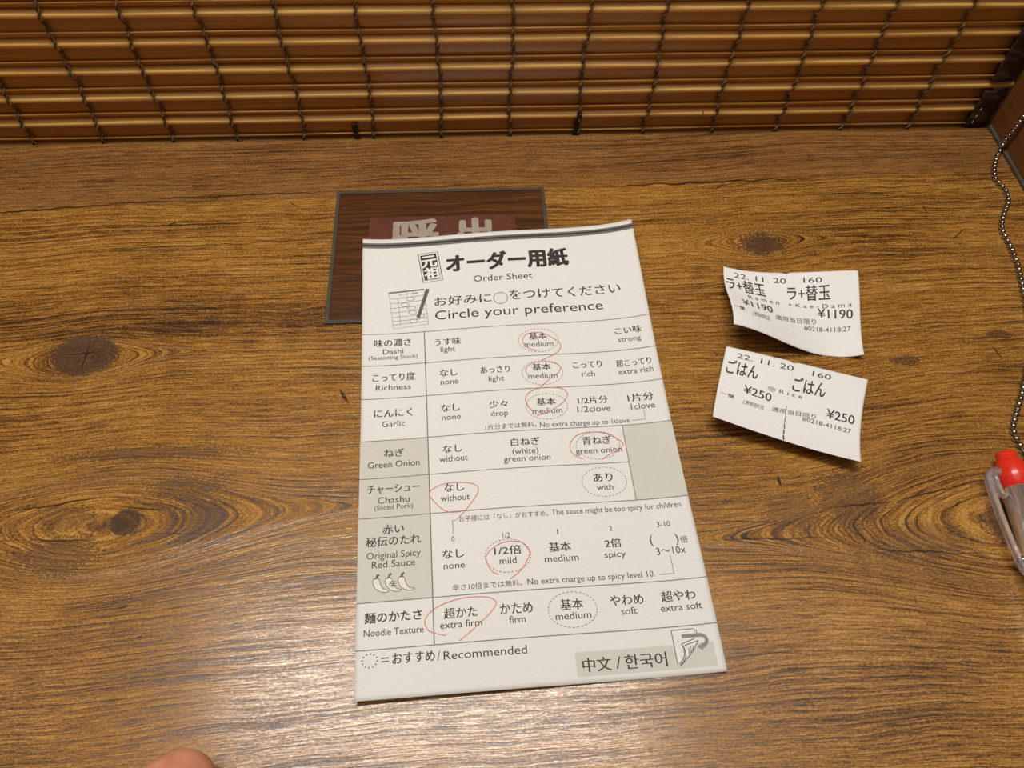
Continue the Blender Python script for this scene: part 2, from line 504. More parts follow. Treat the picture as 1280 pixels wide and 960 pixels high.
for zz in (4.2, 7.4, 11.0): st.append(tube([(0.2257 + 0.0002 * zz / 4, (YF - 2.5) / 1000, zz / 1000), (0.2259 + 0.0002 * zz / 4, (YF - 2.75) / 1000, (zz + 0.5) / 1000), (0.2261 + 0.0002 * zz / 4, (YF - 2.5) / 1000, (zz + 1.1) / 1000)], 0.00022))
o = raw('stitching', *join(st), M['label_ink'], blind, True)
bm = bmesh.new(); box(bm, -0.374, XR - 0.001, -0.003, 0.0055, (ztop - 2) / 1000, (ztop + 14) / 1000, 0.001)
link('head_rail', bm, M['divider'], blind)

# ------------------------------------------------------------------ framed call plate lying in the counter
FW, FH = 85.4, 68.2
plate = thing('call_button_plate', 'dark wood plate in a grey frame, half hidden under the order sheet', 'plate', (-0.0540, 0.2491, 0), -0.0018)
bm = bmesh.new()
E_ = 1.45
for x0, x1, y0, y1 in ((0, FW, -E_, 0), (0, FW, -FH, -FH + E_), (0, E_, -FH + E_, -E_), (FW - E_, FW, -FH + E_, -E_)):
    box(bm, x0 / 1000, x1 / 1000, y0 / 1000, y1 / 1000, 0.0, 0.0009, 0.00015)
link('plate_frame', bm, M['frame'], plate)
bm = bmesh.new(); box(bm, E_ / 1000, (FW - E_) / 1000, (-FH + E_) / 1000, -E_ / 1000, 0.0, 0.0005)
link('plate_panel', bm, M['plate_wood'], plate)
bm = bmesh.new(); box(bm, 0.0141, 0.0724, -0.0440, -0.0150, 0.0005, 0.00062)
red = link('name_label', bm, M['red_label'], plate)

# ------------------------------------------------------------------ lettering
TEXTS = []                        # (font object, fitting function) resolved together further down
def glyphs(s, bold=0.0):
    cu = bpy.data.curves.new('lettering', 'FONT')
    cu.body = s
    cu.size = 1.0
    cu.resolution_u = 3
    cu.offset = bold
    cu.fill_mode = 'BOTH'
    o = bpy.data.objects.new('lettering', cu)
    C.objects.link(o)
    return o
def read_glyphs(objs):
    """outlines of all lettering as plain triangles: list of (verts2d, faces)"""
    bpy.context.view_layer.update()
    dg = bpy.context.evaluated_depsgraph_get()
    res = []
    for o in objs:
        ev = o.evaluated_get(dg)
        me = ev.to_mesh()
        res.append(([(v.co.x, v.co.y) for v in me.vertices], [tuple(p.vertices) for p in me.polygons]))
        ev.to_mesh_clear()
    for o in objs:
        cu = o.data
        bpy.data.objects.remove(o)
        bpy.data.curves.remove(cu)
    return res
CAP = 0.727                       # cap height of the face
def fit_text(g, spec):
    """lay the glyphs out in mm: x to the right, y down the sheet"""
    s, kind, u0, u1, v, h = spec[:6]
    slant = spec[6] if len(spec) > 6 else 0.0
    vs_, fs = g
    xs = [p[0] for p in vs_]; ys = [p[1] for p in vs_]
    x0, x1 = min(xs), max(xs)
    kx = (u1 - u0) / max(1e-6, x1 - x0)
    if s in ('1', '(', ')', '/'): kx = min(kx, 1.3 * h / CAP)
    if kind in ('L', 'N'):
        ky, yb = h / CAP, 0.0
    else:
        ky, yb = h / max(1e-6, max(ys) - min(ys)), min(ys)
    out = []
    for (a, b) in vs_:
        u = u0 + (a - x0) * kx
        t = (u - u0) / max(1e-6, u1 - u0)
        out.append((u, v + slant * (t - 0.5) - (b - yb) * ky))
    return out, fs
def lay(flat, surf, lift, cell=3.0):
    """cut flat artwork along a grid and bend it onto the paper surface"""
    V_, F_ = flat
    bm_ = bmesh.new()
    bv = [bm_.verts.new((a, b, 0)) for a, b in V_]
    for f in F_:
        if len(set(f)) == len(f):
            try: bm_.faces.new([bv[i] for i in f])
            except ValueError: pass
    if V_:
        for ax in (0, 1):
            lo, hi = min(p[ax] for p in V_), max(p[ax] for p in V_)
            k = math.floor(lo / cell) + 1
            while k * cell < hi:
                no = (1, 0, 0) if ax == 0 else (0, 1, 0)
                co = (k * cell, 0, 0) if ax == 0 else (0, k * cell, 0)
                bmesh.ops.bisect_plane(bm_, geom=bm_.verts[:] + bm_.edges[:] + bm_.faces[:], dist=1e-5, plane_co=co, plane_no=no)
                k += 1
    bm_.verts.index_update()
    vs_ = [surf(v.co.x, v.co.y, lift) for v in bm_.verts]
    fs = [tuple(v.index for v in f.verts) for f in bm_.faces]
    bm_.free()
    return vs_, fs
def poly(pts): return list(pts), [tuple(range(len(pts)))]
def stroke(pts, wd, closed=False, smooth_n=0):
    """a pen or rule line of width wd (mm) as a flat strip"""
    if smooth_n:
        P_ = []
        n = len(pts)
        for i in range(n - (0 if closed else 1)):
            p0 = pts[(i - 1) % n] if closed or i > 0 else pts[i]
            p1, p2 = pts[i], pts[(i + 1) % n]
            p3 = pts[(i + 2) % n] if closed or i + 2 < n else p2
            for k in range(smooth_n):
                t = k / smooth_n
                P_.append(tuple(0.5 * (2 * p1[c] + (p2[c] - p0[c]) * t + (2 * p0[c] - 5 * p1[c] + 4 * p2[c] - p3[c]) * t * t + (3 * p1[c] - p0[c] - 3 * p2[c] + p3[c]) * t ** 3) for c in (0, 1)))
        if not closed: P_.append(pts[-1])
        pts = P_
    n = len(pts)
    vs_, fs = [], []
    for i in range(n):
        a = pts[(i - 1) % n] if closed or i > 0 else pts[i]
        b = pts[(i + 1) % n] if closed or i < n - 1 else pts[i]
        dx, dy = b[0] - a[0], b[1] - a[1]
        L = math.hypot(dx, dy) or 1
        nx, ny = -dy / L * wd / 2, dx / L * wd / 2
        vs_ += [(pts[i][0] + nx, pts[i][1] + ny), (pts[i][0] - nx, pts[i][1] - ny)]
    for i in range(n if closed else n - 1):
        j = (i + 1) % n
        fs.append((2 * i, 2 * i + 1, 2 * j + 1, 2 * j))
    return vs_, fs
def ring(cx, cy, rx, ry, wd, n=40):
    return stroke([(cx + rx * math.cos(2 * PI * i / n), cy + ry * math.sin(2 * PI * i / n)) for i in range(n)], wd, True)
def dashes(cx, cy, rx, ry, wd, n, duty=0.5):
    parts = []
    for i in range(n):
        a0 = 2 * PI * i / n
        parts.append(stroke([(cx + rx * math.cos(a0 + 2 * PI / n * duty * k / 3), cy + ry * math.sin(a0 + 2 * PI / n * duty * k / 3)) for k in range(4)], wd))
    return join(parts)

# ------------------------------------------------------------------ order sheet
SW, SH = 105.0, 170.39
SHEET = dict(x=-0.04157, y=0.21883, rot=0.03315)
ZS = [0.00104, 0.000647, 0.00423, -0.00238, -0.00212, -0.000622, -0.00149, 0.000979, -0.000121, -0.000852, -0.00336, -0.00037, 0.00106, 0.00135, 0.00129, 0.000282, -0.000177, 0.00319, -0.00142]
TS_ = [(i, j) for i in range(5) for j in range(5) if 0 < i + j <= 5]
def height(z, terms, a, b):
    return z[0] + sum(k * a ** i * b ** j for k, (i, j) in zip(z[1:], terms))
def sheet_surf(u, v, lift=0.0):
    # local to the sheet's empty at its upper left corner: x to the right, y towards the back
    return (u / 1000, -v / 1000, max(0.00015, height(ZS, TS_, 2 * u / SW - 1, 2 * v / SH - 1)) + 0.0001 + lift)
def paper_mesh(name, W_, H_, nu, nv, surf, mat, parent, warp=None, th=0.00009):
    vs_, fs = [], []
    for j in range(nv + 1):
        for i in range(nu + 1):
            u, v = W_ * i / nu, H_ * j / nv
            if warp: u, v = warp(u, v, i, j)
            vs_.append(surf(u, v, 0.0))
    n = len(vs_)
    vs_ += [(a, b, c - th) for a, b, c in vs_]
    k = nu + 1
    for j in range(nv):
        for i in range(nu):
            a = j * k + i
            fs.append((a, a + k, a + k + 1, a + 1))
            fs.append((n + a, n + a + 1, n + a + k + 1, n + a + k))
    rim = list(range(k)) + [j * k + nu for j in range(1, nv + 1)] + [nv * k + i for i in range(nu - 1, -1, -1)] + [j * k for j in range(nv - 1, 0, -1)]
    for a, b in zip(rim, rim[1:] + rim[:1]): fs.append((a, b, n + b, n + a))
    return raw(name, vs_, fs, mat, parent, True)
sheet = thing('order_sheet', 'printed white order sheet marked with red pen circles, lying mid-counter', 'paper', (SHEET['x'], SHEET['y'], 0), SHEET['rot'])
paper_mesh('paper', SW, SH, 70, 112, sheet_surf, M['paper'], sheet)

SHEET_TEXT = [
    ('オーダー用紙', 'T', 31.9, 78.24, 17.99, 8.15),
    ('Order Sheet', 'L', 41.66, 63.97, 23.27, 2.78),
    ('お好みに', 'J', 26.52, 47.68, 33.12, 4.18),
    ('をつけてください', 'J', 54.61, 96.27, 32.56, 4.35),
    ('Circle your preference', 'L', 26.56, 88.78, 39.18, 3.93),
    ('味の濃さ', 'J', 4.37, 17.52, 49.49, 3.19),
    ('Dashi', 'L', 7.44, 14.76, 52.71, 2.06),
    ('(Seasoning Stock)', 'L', 2.47, 19.76, 54.92, 1.57),
    ('うす味', 'J', 25.99, 35.37, 50.65, 3.12),
    ('light', 'L', 28.01, 33.26, 53.42, 2.13),
    ('こってり度', 'J', 3.86, 18.53, 64.21, 3.33),
    ('Richness', 'L', 4.97, 17.07, 67.85, 2.17),
    ('なし', 'J', 27.37, 33.54, 63.79, 2.88),
    ('none', 'L', 27.48, 33.7, 67.18, 2.19),
    ('あっさり', 'J', 41.72, 52.03, 63.88, 2.74),
    ('light', 'L', 44.28, 49.72, 67.26, 2.12),
    ('にんにく', 'J', 4.43, 17.45, 78.75, 3.19),
    ('Garlic', 'L', 7.21, 14.83, 82.54, 2.2),
    ('なし', 'J', 27.21, 33.63, 78.23, 2.88),
    ('none', 'L', 27.41, 33.79, 81.53, 2.15),
    ('少々', 'J', 43.74, 50.13, 78.21, 2.99),
    ('drop', 'L', 44.08, 49.84, 81.51, 2.16),
    ('1片分までは無料。', 'J', 41.85, 59.14, 86.7, 2.12),
    ('No extra charge up to 1clove.', 'L', 60.3, 91.64, 86.85, 1.88),
    ('基本', 'J', 60.06, 66.56, 50.75, 3.05),
    ('medium', 'L', 58.14, 68.57, 53.75, 2.2),
    ('こい味', 'J', 91.62, 101.16, 50.7, 2.97),
    ('strong', 'L', 92.19, 100.39, 53.97, 2.01),
    ('基本', 'J', 60.0, 66.61, 63.95, 2.95),
    ('medium', 'L', 58.23, 68.52, 67.2, 2.16),
    ('こってり', 'J', 74.58, 84.86, 63.79, 2.77),
    ('rich', 'L', 77.24, 81.89, 67.29, 2.15),
    ('超こってり', 'J', 90.04, 102.36, 64.42, 2.95),
    ('extra rich', 'L', 90.36, 102.54, 67.5, 2.21),
    ('基本', 'J', 60.09, 66.67, 78.32, 2.96),
    ('medium', 'L', 58.26, 68.56, 81.51, 2.16),
    ('1/2片分', 'J', 74.42, 84.86, 78.5, 2.99),
    ('1/2clove', 'L', 73.79, 85.34, 81.72, 2.35),
    ('1片分', 'J', 91.83, 100.83, 78.78, 3.16),
    ('1clove', 'L', 92.42, 100.64, 81.93, 2.32),
    ('ねぎ', 'J', 7.79, 14.38, 94.09, 3.02),
    ('Green Onion', 'L', 2.6, 19.46, 97.89, 2.26),
    ('なし', 'J', 27.26, 33.6, 94.2, 2.85),
    ('without', 'L', 26.0, 35.28, 97.6, 2.27),
    ('白ねぎ', 'J', 49.89, 59.57, 93.56, 3.05),
    ('(white)', 'L', 50.1, 58.69, 96.57, 2.11),
    ('green onion', 'L', 47.01, 62.46, 99.33, 2.09),
    ('青ねぎ', 'J', 73.83, 83.59, 94.53, 3.21),
    ('green onion', 'L', 71.09, 86.7, 97.73, 2.11),
    ('チャーシュー', 'J', 2.6, 19.39, 107.36, 3.16),
    ('Chashu', 'L', 5.91, 15.96, 110.8, 2.21),
    ('(Sliced Pork)', 'L', 4.89, 17.02, 113.02, 1.68),
    ('なし', 'J', 27.16, 33.53, 108.52, 2.87),
    ('without', 'L', 25.85, 35.1, 111.87, 2.23),
    ('あり', 'J', 75.62, 81.88, 108.38, 3.05),
    ('with', 'L', 76.22, 81.53, 111.42, 2.06),
    ('赤い', 'J', 7.49, 14.12, 121.35, 3.19),
    ('秘伝のたれ', 'J', 2.49, 19.32, 125.37, 3.32),
    ('Original Spicy', 'L', 2.7, 19.16, 129.33, 2.13),
    ('Red Sauce', 'L', 4.34, 17.41, 132.27, 2.16),
    ('辛', 'J', 9.37, 11.75, 138.73, 2.19),
    ('お子様には「なし」がおすすめ。', 'J', 31.38, 59.41, 119.47, 2.05),
    ('The sauce might be too spicy for children.', 'L', 60.54, 102.64, 119.18, 1.88),
    ('0', 'L', 28.74, 29.72, 125.66, 1.69),
    ('なし', 'J', 25.8, 32.27, 131.08, 2.84),
    ('none', 'L', 25.99, 32.37, 134.42, 2.03),
    ('1/2', 'L', 44.44, 46.77, 125.81, 1.64),
    ('1/2倍', 'J', 41.57, 49.89, 131.37, 2.98),
    ('mild', 'L', 42.93, 48.08, 134.27, 2.14),
    ('1', 'L', 61.51, 62.2, 125.79, 1.71),
    ('基本', 'J', 58.37, 65.18, 131.45, 3.12),
    ('medium', 'L', 56.66, 67.1, 134.64, 2.15),
    ('2', 'L', 77.91, 79.01, 125.6, 1.72),
    ('2倍', 'J', 75.88, 81.05, 131.16, 2.96),
    ('spicy', 'L', 75.17, 81.83, 134.33, 1.96),
    ('3-10', 'L', 93.19, 97.45, 125.43, 1.72),
    ('(', 'L', 90.01, 91.1, 130.79, 2.89),
    (')', 'L', 97.97, 99.05, 131.02, 2.88),
    ('倍', 'J', 99.45, 101.76, 131.44, 2.4),
    ('3〜10x', 'L', 91.43, 100.43, 134.6, 2.32),
    ('辛さ10倍までは無料。', 'J', 28.37, 49.14, 141.47, 2.01),
    ('No extra charge up to spicy level 10.', 'L', 50.73, 89.66, 141.25, 1.83),
    ('麺のかたさ', 'B', 2.48, 19.03, 149.1, 3.19),
    ('Noodle Texture', 'L', 2.32, 19.49, 152.85, 1.99),
    ('超かた', 'J', 25.53, 35.21, 149.58, 3.18),
    ('extra firm', 'L', 24.29, 36.44, 152.31, 2.04),
    ('かため', 'J', 41.92, 51.48, 149.61, 3.18),
    ('firm', 'L', 44.33, 49.1, 152.29, 2.04),
    ('基本', 'J', 59.78, 66.48, 149.65, 3.32),
    ('medium', 'L', 57.96, 68.48, 152.32, 2.05),
    ('やわめ', 'J', 74.76, 84.72, 149.31, 3.11),
    ('soft', 'L', 77.48, 82.3, 152.09, 2.07),
    ('超やわ', 'J', 90.26, 100.46, 149.28, 3.26),
    ('extra soft', 'L', 89.43, 101.72, 152.1, 2.07),
    ('おすすめ', 'J', 10.52, 22.46, 161.17, 3.06),
    ('/', 'L', 23.17, 23.97, 161.06, 2.55),
    ('Recommended', 'L', 24.95, 48.69, 161.13, 2.34),
    ('中文', 'J', 64.13, 72.33, 167.46, 3.9),
    ('/', 'L', 73.72, 75.22, 167.11, 3.26),
    ('한국어', 'J', 76.36, 88.56, 167.51, 4.03),
]
G = {
'emblem_out' : [(21.07, 8.24), (28.62, 7.68), (30.07, 21.14), (22.77, 21.81)] ,
'emblem_in' : [(21.84, 9.04), (27.95, 8.47), (29.32, 20.41), (23.32, 20.9)] ,
'picto' : [(9.73, 25.48), (22.79, 24.75), (24.07, 40.79), (11.29, 41.79)] ,
'picto_rows' : [[(9.9, 28.45), (23.11, 27.64)], [(10.19, 30.53), (23.4, 29.81)], [(10.52, 32.73), (23.49, 31.89)], [(10.76, 34.72), (23.59, 33.77)], [(10.99, 36.89), (23.87, 35.97)], [(11.12, 38.61), (23.92, 37.83)], [(11.21, 40.15), (23.97, 39.37)]] ,
'picto_col' : [(12.96, 28.18), (13.95, 40.15)] ,
'picto_oval' : [(17.7, 28.85), (15.61, 31.32), (18.02, 32.95), (18.33, 35.02), (21.32, 36.84), (18.59, 38.87)] ,
'pencil' : [(23.62, 24.64), (24.95, 25.09), (20.89, 37.85), (19.79, 37.32)] ,
'pencil_tip' : [(20.89, 37.85), (19.79, 37.32), (20.05, 39.19)] ,
'circ' : [(51.15, 31.56), (53.7, 31.75), (51.34, 29.07)] ,
'band' : [(-0.12, 2.39), (-0.11, 4.71), (105.04, 1.63), (104.93, 4.38)] ,
'e1' : ((63.37, 51.08), 7.2, 5.0) ,
'e2' : ((63.43, 64.8), 7.23, 5.06) ,
'e3' : ((63.43, 78.69), 7.19, 5.1) ,
'e4' : ((78.89, 94.86), 7.35, 5.2) ,
'e5' : ((79.02, 108.42), 7.28, 5.3) ,
'e6' : ((45.63, 131.65), 6.99, 5.32) ,
'e7' : ((63.26, 149.55), 7.28, 5.27) ,
'leg' : ((4.12, 159.7), 2.11, 1.9) ,
'eq' : [(7.34, 159.25), (9.54, 159.29), (7.35, 160.22), (9.54, 160.23)] ,
'c1' : [(96.53, 82.45), (96.53, 85.99), (92.11, 86.17)] ,
'c2' : [(30.69, 118.58), (29.26, 118.68), (29.4, 123.35)] ,
'c3' : [(95.39, 135.01), (95.48, 140.79), (90.96, 140.78)] ,
'gray' : [(62.29, 161.84), (102.85, 161.89), (102.68, 168.56), (62.31, 168.59)] ,
'flip_back' : [(91.26, 157.75), (97.96, 157.73), (97.77, 158.67), (98.52, 158.31), (98.14, 160.43), (93.43, 161.76), (93.92, 163.44), (93.6, 165.37), (91.4, 167.03)] ,
'flip_lines' : [[(91.26, 157.75), (97.96, 157.73), (97.8, 160.11)], [(91.26, 157.75), (91.4, 167.03), (92.13, 166.98)], [(97.96, 158.17), (98.6, 158.23), (98.37, 160.16)], [(93.51, 161.77), (97.63, 160.52)], [(93.51, 161.77), (93.97, 163.16), (93.85, 164.83), (93.16, 166.16), (92.13, 166.98)], [(93.89, 162.37), (98.52, 161.18)], [(93.89, 162.37), (94.27, 163.75), (94.12, 165.41), (93.2, 166.72), (92.03, 167.5)], [(98.52, 161.18), (96.5, 163.95), (94.01, 166.24), (92.3, 167.6)], [(95.23, 162.99), (95.41, 163.85), (95.16, 164.81)], [(96.0, 162.78), (96.07, 163.49), (95.76, 164.44)], [(96.77, 162.57), (96.72, 163.13), (96.33, 163.94)]] ,
'flip_white' : [(91.26, 157.75), (98.68, 157.8), (98.52, 161.18), (96.5, 163.95), (94.01, 166.24), (92.3, 167.6), (91.52, 167.12)] ,
'arrow' : [(93.99, 159.62), (97.06, 159.7), (99.41, 159.69), (100.6, 160.24), (100.97, 161.28), (100.45, 162.36), (99.6, 162.98)] ,
'arrowhead' : [(97.89, 162.82), (99.83, 161.87), (99.94, 162.73), (99.37, 164.09)] ,
'chili' : [(6.7, 137.28), (10.41, 137.29), (14.23, 137.32), (6.68, 134.77)] ,
'pen' : [[(62.56, 55.6), (59.93, 54.57), (57.91, 52.37), (57.75, 50.27), (59.29, 48.27), (62.61, 47.68), (65.56, 48.33), (68.84, 50.6), (70.86, 52.68), (71.19, 54.12), (70.22, 56.02), (68.05, 57.67), (65.43, 58.99), (63.63, 59.65)], [(58.57, 66.13), (57.62, 64.35), (57.94, 62.52), (60.32, 60.75), (63.81, 60.3), (67.68, 60.98), (69.73, 62.42), (69.96, 63.42), (68.91, 65.26), (65.98, 67.4), (63.55, 69.56), (61.96, 70.89)], [(57.31, 79.0), (56.56, 77.02), (56.41, 75.06), (57.91, 72.91), (61.68, 71.27), (66.52, 71.24), (69.81, 72.04), (71.13, 73.91), (70.77, 75.29), (69.16, 77.44), (65.52, 80.01), (62.5, 81.5), (59.6, 82.16)], [(56.53, 77.29), (57.31, 79.0), (58.38, 80.17)], [(73.12, 99.6), (71.17, 98.72), (69.57, 96.82), (69.41, 94.46), (70.64, 92.15), (72.72, 90.5), (75.64, 89.75), (79.4, 89.8), (82.56, 90.68), (84.91, 92.17), (86.98, 93.91), (87.45, 94.74), (86.6, 96.25), (84.28, 97.66), (81.78, 98.8), (79.23, 100.35)], [(30.78, 118.35), (33.75, 115.3), (37.05, 111.01), (37.95, 109.13), (37.71, 107.38), (35.13, 106.01), (30.73, 105.41), (26.73, 105.73), (23.59, 107.06), (22.36, 108.42), (22.84, 110.18), (24.73, 112.78), (26.82, 114.9), (28.95, 115.82), (31.98, 115.86)], [(42.28, 137.47), (40.55, 136.39), (39.54, 134.75), (38.92, 132.54), (38.91, 132.06), (39.29, 130.76), (41.0, 129.11), (43.65, 127.61), (46.67, 127.07), (49.76, 127.52), (51.32, 128.99), (52.29, 130.85), (51.9, 132.6), (50.81, 134.29), (49.91, 135.77), (47.69, 137.74), (45.52, 139.21)], [(29.64, 156.18), (32.33, 154.27), (35.52, 151.71), (38.28, 149.53), (40.19, 147.46), (40.95, 146.18), (40.37, 145.01), (38.22, 144.07), (34.25, 143.7), (29.8, 144.0), (24.9, 145.3), (21.76, 147.04), (20.18, 148.89), (19.93, 150.41), (20.54, 151.99), (22.01, 153.19), (25.85, 154.38)]] ,
}
T0 = [
    ('22. 11. 20', 'L', 4.1, 23.72, 4.46, 2.32, 0.82),
    ('160', 'L', 29.93, 36.52, 4.45, 2.09, 0.04),
    ('ラ+替玉', 'B', 0.73, 15.44, 12.48, 7.59, 1.13),
    ('ラ+替玉', 'B', 23.75, 39.22, 12.18, 6.53, -1.04),
    ('R a m e n', 'L', 8.15, 20.11, 16.13, 2.25, -0.26),
    ('¥1190', 'N', 4.96, 16.81, 21.94, 3.77, -0.09),
    ('+ K a e - D a m a', 'L', 23.51, 46.53, 15.19, 1.66, -1.47),
    ('¥1190', 'N', 34.5, 46.74, 19.02, 3.48, 0.12),
    ('一蘭', 'J', 0.91, 5.01, 26.1, 2.35, 0.7),
    ('上野御徒町店', 'J', 7.57, 14.86, 27.2, 2.46, -0.17),
    ('適用当日限り', 'J', 17.4, 33.65, 23.57, 2.54, -2.72),
    ('#0218-4118:27', 'L', 28.71, 45.95, 24.69, 1.82, -1.68),
]
T1 = [
    ('22. 11. 20', 'L', 4.23, 24.12, 3.82, 2.03, -0.32),
    ('160', 'L', 30.71, 37.06, 3.46, 1.84, -0.23),
    ('ごはん', 'B', 1.55, 12.64, 11.21, 6.18, -0.64),
    ('ごはん', 'B', 24.87, 36.09, 10.96, 5.87, -0.81),
    ('⑩ R i c e', 'L', 16.74, 28.77, 13.85, 1.58, -0.49),
    ('¥250', 'N', 8.83, 18.52, 18.44, 3.36, 0.41),
    ('¥250', 'N', 37.6, 46.91, 18.26, 3.6, -0.19),
    ('一蘭', 'J', 1.28, 6.01, 22.52, 1.86, 0.41),
    ('上野御徒町店', 'J', 8.97, 16.5, 23.28, 1.95, -0.01),
    ('適用当日限り', 'J', 19.2, 34.22, 21.48, 2.06, -2.32),
    ('#0218-4118:27', 'L', 29.71, 46.13, 22.44, 1.86, -0.23),
]
EXTRA = [('元', 'X', 22.6, 28.2, 14.7, 5.2), ('祖', 'X', 23.1, 28.8, 20.4, 5.4), ('オーダー用紙', 'J', 13.6, 20.6, 27.0, 1.0)]
PLATE_TEXT = [('呼', 'P', 24.2, 41.0, 31.2, 14.2), ('出', 'P', 49.8, 62.8, 31.2, 14.4)]
BOLD = {'T': 0.78, 'P': 1.5, 'B': 0.13, 'X': 0.5, 'J': 0.10, 'L': 0.0, 'N': 0.10}   # extra stroke weight in mm
h_ = read_glyphs([glyphs('H')])[0][0]
CAP = max(p[1] for p in h_) - min(p[1] for p in h_)
allspecs = SHEET_TEXT + EXTRA + T0 + T1 + PLATE_TEXT
got = read_glyphs([glyphs(s[0]) for s in allspecs])
def embolden(f, wgt):
    if not wgt: return [f]
    if wgt < 0.12: return [([(a + d, b) for a, b in f[0]], f[1]) for d in (-wgt / 2, wgt / 2)]
    return [([(a + dx * wgt, b + dy * wgt * 0.7) for a, b in f[0]], f[1]) for dx, dy in ((0, 0), (0.5, 0), (-0.5, 0), (0, 0.5), (0, -0.5), (0.35, 0.35), (-0.35, 0.35), (0.35, -0.35), (-0.35, -0.35))]
fitted = [embolden(fit_text(g, s), 0.0 if s[1] == 'J' and s[5] < 2.6 else BOLD[s[1]]) for g, s in zip(got, allspecs)]
n1 = len(SHEET_TEXT); n2 = n1 + len(EXTRA); n3 = n2 + len(T0); n4 = n3 + len(T1)
def art(name, flats, mat, surf, parent, lift=0.00005, cell=3.0):
    parts = []
    for f in flats:                # heavier lettering is several copies, each a hair higher than the last
        for k, g_ in enumerate(f if isinstance(f, list) else [f]): parts.append(lay(g_, surf, lift + k * 0.000003, cell))
    return raw(name, *join(parts), mat, parent)
VR = [43.97, 57.5, 71.19, 87.74, 101.72, 115.67, 142.86, 156.72]
UD, UC = 22.42, 88.24
# tinted cells
def rect(u0, v0, u1, v1): return poly([(u0, v0), (u1, v0), (u1, v1), (u0, v1)])
for rc in ((0, VR[3], UD, VR[6]), (UC, VR[3], SW, VR[5]), (62.3, 161.86, 102.75, 168.58)):
    art('shaded_cell', [rect(*rc)], M['tint'], sheet_surf, sheet, 0.00003, 2.0)
# striped band along the head
art('header_band', [rect(0, 1.95, SW, 2.75), rect(0, 3.5, SW, 4.5)], M['band'], sheet_surf, sheet, 0.00004, 2.0)
hb = art('header_stripe', [rect(0, 2.75, SW, 3.5)], M['ink'], sheet_surf, sheet, 0.00004, 2.0)
LW = 0.26
rules = [stroke([(0, v), (SW, v)], LW) for v in (VR[0], VR[1], VR[2], VR[3], VR[5], VR[6], VR[7])]
rules += [stroke([(0, VR[4]), (UC, VR[4])], LW), stroke([(UD, VR[0]), (UD, VR[7])], 0.34), stroke([(UC, VR[3]), (UC, VR[5])], LW)]
rules += [stroke(G[k], 0.2) for k in ('c1', 'c2', 'c3')]
art('table_rules', rules, M['rule'], sheet_surf, sheet, 0.00005, 2.0)
body = [f for f, s in zip(fitted[:n1], SHEET_TEXT) if s[1] != 'T']
art('printed_text', body, M['ink'], sheet_surf, sheet)
art('sheet_title', [f for f, s in zip(fitted[:n1], SHEET_TEXT) if s[1] == 'T'], M['ink'], sheet_surf, sheet)
(u0, v0), (u1, _), (_, v1) = G['circ']
art('sample_circle', [ring(u0, v0, 2.6, 2.5, 0.2)], M['ink'], sheet_surf, sheet)
art('equals_sign', [stroke([(7.34, 159.27), (9.54, 159.27)], 0.3), stroke([(7.34, 160.22), (9.54, 160.22)], 0.3)], M['ink'], sheet_surf, sheet)
for k in ('e1', 'e2', 'e3', 'e4', 'e5', 'e6', 'e7'):
    art('dashed_oval', [dashes(*G[k][0], G[k][1], G[k][2], 0.19, 36, 0.55)], M['grey_ink'], sheet_surf, sheet)
art('dotted_circle', [dashes(*G['leg'][0], G['leg'][1], G['leg'][2], 0.42, 12, 0.34)], M['grey_ink'], sheet_surf, sheet)
# emblem: black tile in a double outline with white characters
em = art('emblem', [poly(G['emblem_in']), stroke(G['emblem_out'], 0.32, True)], M['ink'], sheet_surf, sheet, 0.00005, 2.0)
def tilt(f):
    vs_, fs = f
    cx, cy = 25.6, 14.7
    a = R(5.5)
    return [(cx + (u - cx) * math.cos(a) + (v - cy) * math.sin(a), cy - (u - cx) * math.sin(a) + (v - cy) * math.cos(a)) for u, v in vs_], fs
art('emblem_characters', [[tilt(g_) for g_ in f] for f in fitted[n1:n1 + 2]], M['white_ink'], sheet_surf, em, 0.00009)
# little drawing of the form and a pencil
pic = [stroke(G['picto'], 0.16, True), stroke(G['picto_col'], 0.14), stroke([(9.75, 25.6), (22.8, 24.9)], 0.55)] + [stroke(r, 0.14) for r in G['picto_rows']]
pic += [ring(u, v, 1.45, 0.85, 0.17, 20) for u, v in G['picto_oval']]
pic.append(([(u, v - (u - 17) * 0.05) for u, v in fitted[n1 + 2][0][0]], fitted[n1 + 2][0][1]))
po = art('form_drawing', pic, M['grey_ink'], sheet_surf, sheet)
art('pencil_drawing', [poly(G['pencil'])], M['grey_ink'], sheet_surf, sheet, 0.00008)
art('pencil_point', [stroke(G['pencil_tip'] , 0.14, True)], M['grey_ink'], sheet_surf, sheet, 0.00008)
# three chilli peppers
ch, chs, chw = [], [], []
for cx, cy in ((6.7, 137.3), (10.4, 137.3), (14.2, 137.3)):
    body_ = [(-1.85, -1.2), (-1.9, 0.2), (-1.1, 1.7), (0.4, 2.7), (2.0, 2.95), (2.9, 2.45), (1.6, 2.1), (0.7, 1.2), (0.2, 0.0), (-0.1, -1.1), (-0.9, -1.6)]
    pts_ = [(cx + a, cy + b - 0.2) for a, b in body_]
    ch.append(stroke(pts_, 0.2, True, 4))
    chw.append(poly(pts_))
    chs.append(poly([(cx - 1.75, cy - 1.2), (cx - 1.2, cy - 1.75), (cx - 1.05, cy - 2.7), (cx - 0.3, cy - 3.15), (cx + 0.1, cy - 2.6), (cx - 0.45, cy - 2.35), (cx - 0.5, cy - 1.8), (cx - 0.1, cy - 1.2), (cx - 0.8, cy - 1.65)]))
art('chilli_drawing', ch + chs, M['grey_ink'], sheet_surf, sheet, 0.00005)
